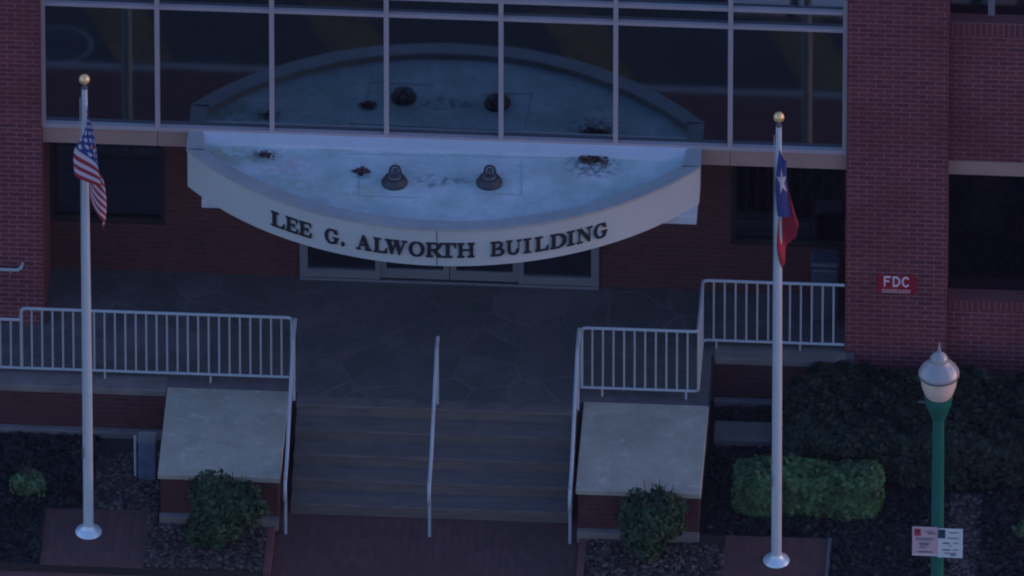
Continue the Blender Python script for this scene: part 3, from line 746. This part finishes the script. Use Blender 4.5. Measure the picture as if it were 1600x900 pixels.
# ------------------------------------------------------------------ flagpoles and flags
def flagpole(bx, by, topy, tilt_px, label):
    b = onZ(bx, by, BED); top = onY(tilt_px, topy, b.y)
    t = thing('flagpole', (b.x, b.y, BED), label, 'flagpole', 'flagpoles')
    H = top.z-.15
    MB().tube([(b.x, b.y, BED), (b.x, b.y, BED+2.5), (b.x, b.y, BED+4.5), (b.x, b.y, H)], [.062, .058, .048, .034], 16).build('pole', M['pole'], t)
    MB().lathe((b.x, b.y, BED), [(.155, 0), (.16, .015), (.15, .035), (.11, .06), (.075, .09), (.066, .12)]).build('base_collar', M['pole'], t)
    MB().lathe((b.x, b.y, H), [(.036, 0), (.038, .02), (.02, .03), (.014, .06), (.014, .075)]).build('truck', M['lamp_mid'], t)
    MB().lathe((b.x, b.y, H+.065), [(.065*math.sin(a), .065-.065*math.cos(a)) for a in np.linspace(.08, math.pi-.05, 12)]).build('ball', M['gold'], t)
    MB().tube([(b.x-.055, b.y-.05, BED+1.2), (b.x-.05, b.y-.045, H-.1)], .005, 6).build('halyard', M['white_paint'], t)
    MB().tube([(b.x-.06, b.y-.06, BED+1.15), (b.x-.06, b.y-.06, BED+1.3)], .012, 6).build('cleat', M['lamp_mid'], t)
    return t, b, H
tl, bl, HL = flagpole(138.5, 832, 122, 134.5, 'white flagpole with a gold ball, flying the striped flag')
tr_, br, HRr = flagpole(1213, 877, 181, 1217.5, 'white flagpole with a gold ball, flying the single star flag')
def cloth(name, NU, NV, shape, colour, mats, label, loc):
    mb = MB(); mb.smooth = True
    for j in range(NV+1):
        for i in range(NU+1): mb.v.append(tuple(shape(i/NU, j/NV)))
    W = NU+1
    for j in range(NV):
        for i in range(NU):
            mb.f.append((j*W+i, j*W+i+1, (j+1)*W+i+1, (j+1)*W+i)); mb.mi.append(colour((i+.5)/NU, (j+.5)/NV))
    th = thing(name, loc, label, 'flag')
    o = mb.build('cloth', mats, th)
    return th
def star(x, y, cx, cy, r, rot=0.0):
    P = []
    for k in range(10):
        a = math.pi/2+k*math.pi/5+rot; rr = r if k % 2 == 0 else r*.40; P.append((cx+rr*math.cos(a), cy+rr*math.sin(a)))
    return inpoly(x, y, P)
def us_col(u, v):        # u along the fly, v down the hoist; size 1.5 x .92
    if u < .40 and v < 7/13:
        X, Y = u/.40*12, v/(7/13)*10
        for sx_, sy_ in ((round(X), round(Y)),):
            if 0 < sx_ < 12 and 0 < sy_ < 10 and (sx_+sy_) % 2 == 0 and math.hypot((X-sx_), (Y-sy_)) < .42: return 1
        return 2
    return 0 if int(v*13) % 2 == 0 else 1
def us_shape(u, v):
    # hangs limp: hoist at the pole, fly fallen down in deep folds
    ztop = onY(134, 158, bl.y).z
    fall = v*.78*(1-.12*u) + u*1.06; f = fall/1.75
    z = ztop - fall + .02*math.sin(9*u+4*v)
    g = min(1.0, u*7)
    S_ = 1/(1+math.exp(-(v-.42)*12))
    lobe = -.27*math.exp(-((u-.15)/.11)**2)*S_
    osc = .5-.5*math.cos(2*math.pi*1.6*u+.5*v)
    xl_, xr_ = -.02+.10*f, .07+.18*math.sin(min(f/.8, 1.15)*math.pi/2)
    x = bl.x + .045*(1-g) + g*(xl_+(xr_-xl_)*osc + lobe) + .012*math.sin(17*u-3*v)*g
    y = bl.y - .055 - g*(.05 + .11*osc + .05*math.cos(15*u+2*v)) - .05*S_*math.exp(-((u-.12)/.1)**2)
    return (x, y, z)
cloth('striped_flag', 110, 78, us_shape, us_col, [M['flag_red'], M['flag_white'], M['flag_blue']], 'limp red and white striped flag with a starry blue corner', (bl.x, bl.y, us_shape(0, 0)[2]))
def tx_col(u, v):
    if u < 1/3:
        return 1 if star(u*1.5, 1-v*1.0, .27, .60, .235, .25) else 2
    return 1 if v < .42 else 0
def tx_shape(u, v):
    ztop = onY(1217, 228, br.y).z
    S_ = 1/(1+math.exp(-(v-.46)*16))                 # 0 upper (white) half, 1 lower (red) half
    t0 = min(u, 1/3)*3
    xb = -.045*math.sin(math.pi*min(1, v*.9)) + (.10+.12*v)*t0*(1-.1*t0)
    zb = v*.93 + .06*t0*(1+1.5*(1-v))
    yb = -.07 - .06*math.sin(2.6*t0+1.2*v)
    if u <= 1/3:
        x, z, y = xb, zb, yb
    else:
        t = (u-1/3)*1.5
        e = min(1, t*4)
        red = xb+(.085*math.sin(min(1, t*1.6)*math.pi)-.14*t)+.012*math.sin(16*t)
        wht = xb*(1-e*.6)+e*.02*math.sin(7*t)*(.2+v)
        x = wht*(1-S_)+red*S_
        z = zb + t*(.78*S_*(1-.0*v) + .08*(1-S_)) - .10*max(0, v-.8)*t
        y = (yb+e*.09)*(1-S_)+(yb-.05*math.sin(8*t)+.02)*S_
    return (br.x+.012+x, br.y+y, ztop-z)
cloth('star_flag', 120, 90, tx_shape, tx_col, [M['flag_red'], M['flag_white'], M['flag_blue']], 'limp blue and red flag with one white star', (br.x, br.y, tx_shape(0, 0)[2]))

# brick pads round the poles
def quadZ(pts, z0, z1):
    P = [onZ(a, b_, z1) for a, b_ in pts]; return [(p.x, p.y) for p in P]
o = MB(); P = quadZ([(57, 905), (222, 905), (228, 797), (72, 795)], 0, BED+.01); yb_ = D(3.999)
P = [(P[3][0], yb_), (P[1][0], yb_), (P[1][0], P[2][1]), (P[3][0], P[3][1])]
struct(o.prism(P, BED-.05, BED+.012).build('brick_path', M['paver'])); LP = P
o = MB(); Q = quadZ([(1130, 905), (1297, 905), (1294, 842), (1134, 838)], 0, BED+.01)
Q = [(Q[3][0], yb_), (Q[2][0], yb_), (Q[2][0], Q[2][1]), (Q[3][0], Q[2][1])]
struct(o.prism(Q, BED-.05, BED+.012).build('brick_path', M['paver']))
struct(MB().box(Q[1][0]+.001, Q[1][0]+.045, yb_, Q[2][1], BED-.05, BED+.03).build('path_edging', M['concrete_edge']))

# ------------------------------------------------------------------ street lamp
lz0 = 0.0; ly = -4.62
base = onY(1466, 700, ly); top = onY(1467, 527, ly)
lx = base.x; TZ = top.z
kz = S*math.cos(PITCH)
def zz(py): return onY(1467, py, ly).z
t = thing('street_lamp', (lx, ly, 0), 'green street lamp with a ribbed acorn globe at the right of the walk', 'street lamp')
MB().lathe((lx, ly, 0), [(.19, 0), (.19, .06), (.16, .10), (.15, .35), (.12, .42), (.095, .5)]).build('base', M['green'], t)
MB().tube([(lx, ly, .45), (lx, ly, zz(690)), (lx, ly, zz(652))], [.078, .070, .068], 16).build('pole', M['green'], t)
MB().lathe((lx, ly, zz(655)), [(.070, 0), (.085, .02), (.085, .05), (.11, .09), (.13, .17), (.15, .22), (.15, .30), (.165, .31), (.165, .345)]).build('collar', M['green'], t)
g0 = zz(655)+.345; hG = zz(584)-g0
MB().lathe((lx, ly, g0), [(.14, 0), (.17, .04), (.205, .5*hG), (.228, hG)]).build('globe', M['globe_white'], t)
g1 = g0+hG
cap_ = MB().lathe((lx, ly, g1), [(.228, 0), (.242, .006), (.242, .03), (.232, .05), (.205, .095), (.165, .14), (.125, .175), (.112, .20), (.108, .23), (.085, .27), (.05, .30), (.024, .315), (.018, .37), (.004, .47)], n=40)
cap_.v = [(lx+(x-lx)*(.965 if (i % 40) % 4 == 0 else 1), ly+(y-ly)*(.965 if (i % 40) % 4 == 0 else 1), z) if g1+.04 < z < g1+.26 else (x, y, z) for i, (x, y, z) in enumerate(cap_.v)]   # moulded ribs
cap_.build('globe_cap', M['globe'], t)
MB().lathe((lx, ly, g1), [(.234, -.012), (.246, -.010), (.246, .002), (.234, .004)]).build('globe_band', M['lamp_mid'], t)
MB().tube([(lx-.02, ly, g0-.10), (lx-.24, ly, g0-.10)], .012, 8).build('banner_arm', M['lamp_mid'], t)
# parking sign board on the lamp post
sy = ly-.10; a = onY(1425.5, 823, sy); b_ = onY(1504, 871, sy)
sg = thing('parking_sign', ((a.x+b_.x)/2, sy, b_.z), 'small two panel notice, half pink and half white, on the green lamp post', 'sign')
am = (a.x+b_.x)/2+.0; W2 = b_.x-a.x; Hh = a.z-b_.z
MB().box(a.x, am-.002, sy, sy+.008, b_.z+.005, a.z).build('left_panel', M['sign_pink'], sg)
MB().box(am+.002, b_.x, sy, sy+.008, b_.z-.01, a.z-.015).build('right_panel', M['sign_white'], sg)
MB().box(a.x+W2*.3, b_.x-W2*.3, sy+.01, sy+.03, b_.z+Hh*.4, b_.z+Hh*.6).build('clamp', M['lamp_mid'], sg)
pr = MB(); yy = sy-.0025
def bar(u0, v0, u1, v1, mi): pr.box(a.x+W2*u0, a.x+W2*u1, yy-.001, yy+.002, a.z-Hh*v1, a.z-Hh*v0, mi)
bar(.04,.06,.17,.30,1); bar(.51,.06,.655,.36,2)
bar(.07,.12,.14,.155,0); bar(.54,.12,.62,.16,3); bar(.54,.23,.60,.27,3)
for k, (u0, v, u1) in enumerate(((.24,.12,.42),(.30,.18,.46),(.07,.36,.44),(.07,.42,.40),(.13,.53,.35),(.16,.60,.33),(.14,.68,.28),(.12,.82,.41),(.72,.14,.92),(.70,.33,.92),(.61,.50,.74),(.82,.50,.92),(.72,.60,.78),(.60,.73,.76),(.80,.73,.92),(.64,.85,.87),(.76,.90,.87))):
    bar(u0, v, u1, v+.035+.02*(k % 3 == 1), 0)
pr.box(a.x+.004, am-.006, yy-.0005, yy+.002, b_.z+.012, b_.z+.03, 3)
pr.build('printed_lines', [M['sign_grey'], M['sign_red'], M['sign_teal'], M['sign_white']], sg)

# ------------------------------------------------------------------ bin, cabinet, low pad
q = onY(1290, 403, .62)
bt = thing('waste_bin', (q.x, .62, ZT), 'dim blue grey bin standing behind the right railing', 'bin')
MB().box(q.x-.17, q.x+.17, .47, .77, ZT, ZT+.78).build('body', M['bin'], bt, bevel=.04)
MB().box(q.x-.185, q.x+.185, .455, .785, ZT+.782, ZT+.88).build('lid', M['bin'], bt, bevel=.045)
CY = -2.25; a = onY(206, 700, CY)
cb = thing('utility_cabinet', (a.x, CY, BED), 'blue grey metal cabinet tucked between the brick wall and the left block', 'cabinet')
cx_0, cx_1 = onY(212, 700, CY).x, onY(243, 700, CY).x
MB().box(cx_0+.03, cx_1, CY, CY+.2, BED, BED+.56).build('body', M['box_metal'], cb, bevel=.01)
MB().box(cx_0+.02, cx_1+.0, CY-.01, CY+.21, BED+.562, BED+.58).build('lid', M['concrete_edge'], cb)
MB().tube([(cx_0-.01, CY+.06, BED-.02), (cx_0-.01, CY+.06, BED+.62)], .016, 8).build('pipe', M['white_paint'], cb)
p0, p1 = onZ(1116, 672, BED+.12), onZ(1206, 672, BED+.12)
lp = MB().box(p0.x, p1.x, onZ(1160, 688, BED+.14).y, onZ(1160, 658, BED+.14).y, BED-.02, BED+.14).build('concrete_pad', M['concrete_edge'], bevel=.012)
tag(lp, 'low grey concrete pad between the right block and the dark hedge', 'concrete pad')

# ------------------------------------------------------------------ plants
def core(x0, x1, y0, y1, z0, z1, th):
    mb = MB()
    for _ in range(26):
        x, y = random.uniform(x0, x1), random.uniform(y0, y1)
        mb.tube([(x, y, z0), (x+random.uniform(-.1, .1), y+random.uniform(-.05, .05), (z0+z1)/2), (x+random.uniform(-.2, .2), y+random.uniform(-.1, .1), z1)], [.012, .009, .004], 5)
    return mb.build('stems', M['twig'], th)
# bright clipped hedge
hx0, hx1 = onZ(1143, 770, .4).x, onZ(1381, 770, .4).x
h = thing('clipped_hedge', ((hx0+hx1)/2, -2.38, BED), 'bright green clipped box hedge in front of the dark hedge', 'hedge')
p, nr, tn = box_cloud(hx0+.03, hx1-.03, -2.62, -2.12, BED+.05, .70, 15000, .055, 1.0)
scatter('foliage', p, nr, .05, M['leaf_bright'], h, tn); core(hx0+.2, hx1-.2, -2.5, -2.3, BED-.02, .6, h)
# large dark hedge
h = thing('dark_hedge', (5.0, -1.1, BED), 'large dark hedge along the foot of the right brick wall', 'hedge')
gx0 = onZ(1222, 620, .6).x
p, nr, tn = box_cloud(gx0, 8.6, -1.95, -.36, BED+.0, .86, 60000, .13, 2.0, .7)
scatter('foliage', p, nr, .045, M['leaf_dark'], h, tn); core(gx0+.2, 8.2, -1.7, -.5, BED-.02, .7, h)
def shrub(px, py_base, w, hh, dpt, n, mat, size, label, s, name='shrub'):
    b = onZ(px, py_base, BED); cy = b.y+dpt/2
    t = thing(name, (b.x, cy, BED), label, 'shrub')
    rs_ = random.Random(int(s*10)); parts_ = []
    for q in range(7):
        k = .62 if q else .9
        ox = 0 if q == 0 else rs_.uniform(-.24, .24)*w; oy = 0 if q == 0 else rs_.uniform(-.2, .2)*dpt
        oz = hh*.5 if q == 0 else rs_.uniform(.28, .74)*hh
        parts_.append(ball_cloud((b.x+ox, cy+oy, BED+oz), (w/2*k*rs_.uniform(.8, 1.1), dpt/2*k, hh/2*k*rs_.uniform(.75, 1.0)), int(n*(.3 if q == 0 else .117)), .12*w, s+q))
    p, nr, tn = (np.concatenate([c[i] for c in parts_]) for i in range(3))
    p[:, 2] = np.maximum(p[:, 2], BED+.01)
    scatter('foliage', p, nr, size, mat, t, tn)
    mb = MB()
    for _ in range(22):
        a = random.uniform(0, 6.28); rr = random.uniform(.3, .8)
        mb.tube([(b.x+.02*math.cos(a), cy+.02*math.sin(a), BED-.02), (b.x+w*.2*math.cos(a)*rr, cy+dpt*.2*math.sin(a)*rr, BED+hh*.5), (b.x+w*.45*math.cos(a)*rr, cy+dpt*.4*math.sin(a)*rr, BED+hh*random.uniform(.8, 1.08))], [.014, .009, .004], 5)
    mb.build('stems', M['twig'], t)
shrub(352, 874, .88, .98, .64, 9500, M['leaf_mid'], .042, 'leafy green shrub in front of the left block', 1.0)
shrub(1019, 888, .76, .96, .58, 8500, M['leaf_mid'], .042, 'dark leafy shrub in front of the right block', 3.0)
shrub(42, 788, .44, .42, .30, 1300, M['leaf_pale'], .045, 'small pale green bush at the far left', 5.0)
shrub(1603, 850, .30, .24, .3, 500, M['leaf_pale'], .04, 'small yellowish tuft at the right edge', 7.0)

def ground_leaves(name, polys, n, size, mat, label, h=.06, kind=True):
    P = []
    for (x0, x1, y0, y1), k in polys:
        q = np.stack([rng.uniform(x0, x1, k), rng.uniform(y0, y1, k), BED+rng.uniform(.005, h, k)], 1); q[:, 2] += .03*lump(q, 1.5); q[:, 2] = np.maximum(q[:, 2], BED+.004); P.append(q)
    P = np.concatenate(P); o = scatter(name, P, np.tile([0, 0, 1.2], (len(P), 1)), size, mat, None, np.clip(.5+.5*lump(P, 1.2, 3), 0, 1))
    o['kind'] = 'stuff'; o['label'] = label; o['category'] = 'ground cover'; return o
gl = onZ(148, 740, BED).x
ground_leaves('ground_cover', [((-7.5, gl, -3.98, -1.45), 9000), ((Q[1][0]+.06, onZ(1478, 820, BED).x, -3.98, -1.9), 9000), ((brx1+.03, Q[1][0]+.05, -2.84, -.42), 6000), ((onZ(1535, 820, BED).x, 8.5, -3.98, -1.9), 6000)],
              0, .05, M['leaf_ground'], 'dark low ground cover in the planting beds') if False else None
def gc(polys, size, label):
    P = []
    for (x0, x1, y0, y1), k in polys:
        q = np.stack([rng.uniform(x0, x1, k), rng.uniform(y0, y1, k), BED+rng.uniform(.005, .06, k)], 1); q[:, 2] += np.abs(.03*lump(q, 1.5)); P.append(q)
    P = np.concatenate(P); o = scatter('ground_cover', P, np.tile([0, 0, 1.2], (len(P), 1)), size, M['leaf_ground'], None, np.clip(.5+.5*lump(P, 1.2, 3), 0, 1))
    o['kind'] = 'stuff'; o['label'] = label; o['category'] = 'ground cover'
gc([((-7.5, gl, -3.98, LP[2][1]+.0), 7000), ((-7.5, LP[0][0]-.02, -3.98, LP[2][1]), 2500), ((-7.5, gl, LP[2][1], -1.45), 9000)] [1:], .05, 'dark low ground cover in the left bed')
gc([((Q[1][0]+.06, onZ(1478, 820, BED).x, -3.98, -1.9), 9000), ((brx1+.03, Q[1][0]+.05, Q[2][1]+.02, -.42), 8000), ((onZ(1535, 820, BED).x, 8.5, -3.98, -1.9), 6000)], .05, 'dark low ground cover in the right bed')

# river stones
ico = None
def stones(areas, label):
    bm = bmesh.new(); bmesh.ops.create_icosphere(bm, subdivisions=1, radius=1.0)
    bv = np.array([v.co[:] for v in bm.verts]); bf = np.array([[v.index for v in f.verts] for f in bm.faces]); bm.free()
    V, F, Tn = [], [], []; n = 0
    for (x0, x1, y0, y1), k in areas:
        for _ in range(k):
            r = random.uniform(.014, .034); c = (random.uniform(x0, x1), random.uniform(y0, y1), BED+r*.3+random.uniform(0, .012))
            sc = np.array([r*random.uniform(.8, 1.5), r*random.uniform(.8, 1.3), r*random.uniform(.5, .8)]); a = random.uniform(0, 3.14)
            v = bv*sc; v = np.stack([v[:,0]*math.cos(a)-v[:,1]*math.sin(a), v[:,0]*math.sin(a)+v[:,1]*math.cos(a), v[:,2]], 1)+np.array(c)
            V.append(v); F.append(bf+n); n += len(bv); Tn += [random.random()**2.4]*len(bf)
    V = np.concatenate(V); F = np.concatenate(F)
    me = bpy.data.meshes.new('gravel'); me.from_pydata(V.tolist(), [], F.tolist()); me.materials.append(M['stone'])
    at = me.attributes.new('tone', 'FLOAT', 'FACE'); at.data.foreach_set('value', np.array(Tn, dtype=np.float32))
    me.polygons.foreach_set('use_smooth', [True]*len(me.polygons))
    o = bpy.data.objects.new('gravel', me); COL.objects.link(o); o['kind'] = 'stuff'; o['label'] = label; o['category'] = 'gravel'
gxe = blx0-.02
stones([((gl, gxe, LP[2][1]+.01, -1.72), 1500), ((LP[1][0]+.01, wl-.1, -3.97, -3.12), 1500), ((LP[1][0]+.01, gxe, -3.2, LP[2][1]), 260)], 'brown river stones in the left bed')
stones([((wr+.1, Q[0][0]-.01, -3.97, -3.14), 1300), ((onZ(1480, 820, BED).x, onZ(1533, 820, BED).x, -3.97, -1.95), 1100)], 'brown river stones in the right bed')

# ------------------------------------------------------------------ evening air between the camera and the building
m = bpy.data.materials.new('evening haze'); m.use_nodes = True; nt = m.node_tree; nt.nodes.clear()
out = nt.nodes.new('ShaderNodeOutputMaterial'); pv = nt.nodes.new('ShaderNodeVolumePrincipled')
pv.inputs['Color'].default_value = (.75, .72, 1, 1); pv.inputs['Density'].default_value = 2.6e-5
nt.links.new(pv.outputs[0], out.inputs['Volume'])
hz = MB().box(-1000, 1000, -1600, 700, -1.2, CAM.z+20).build('haze', m); hz['kind'] = 'stuff'
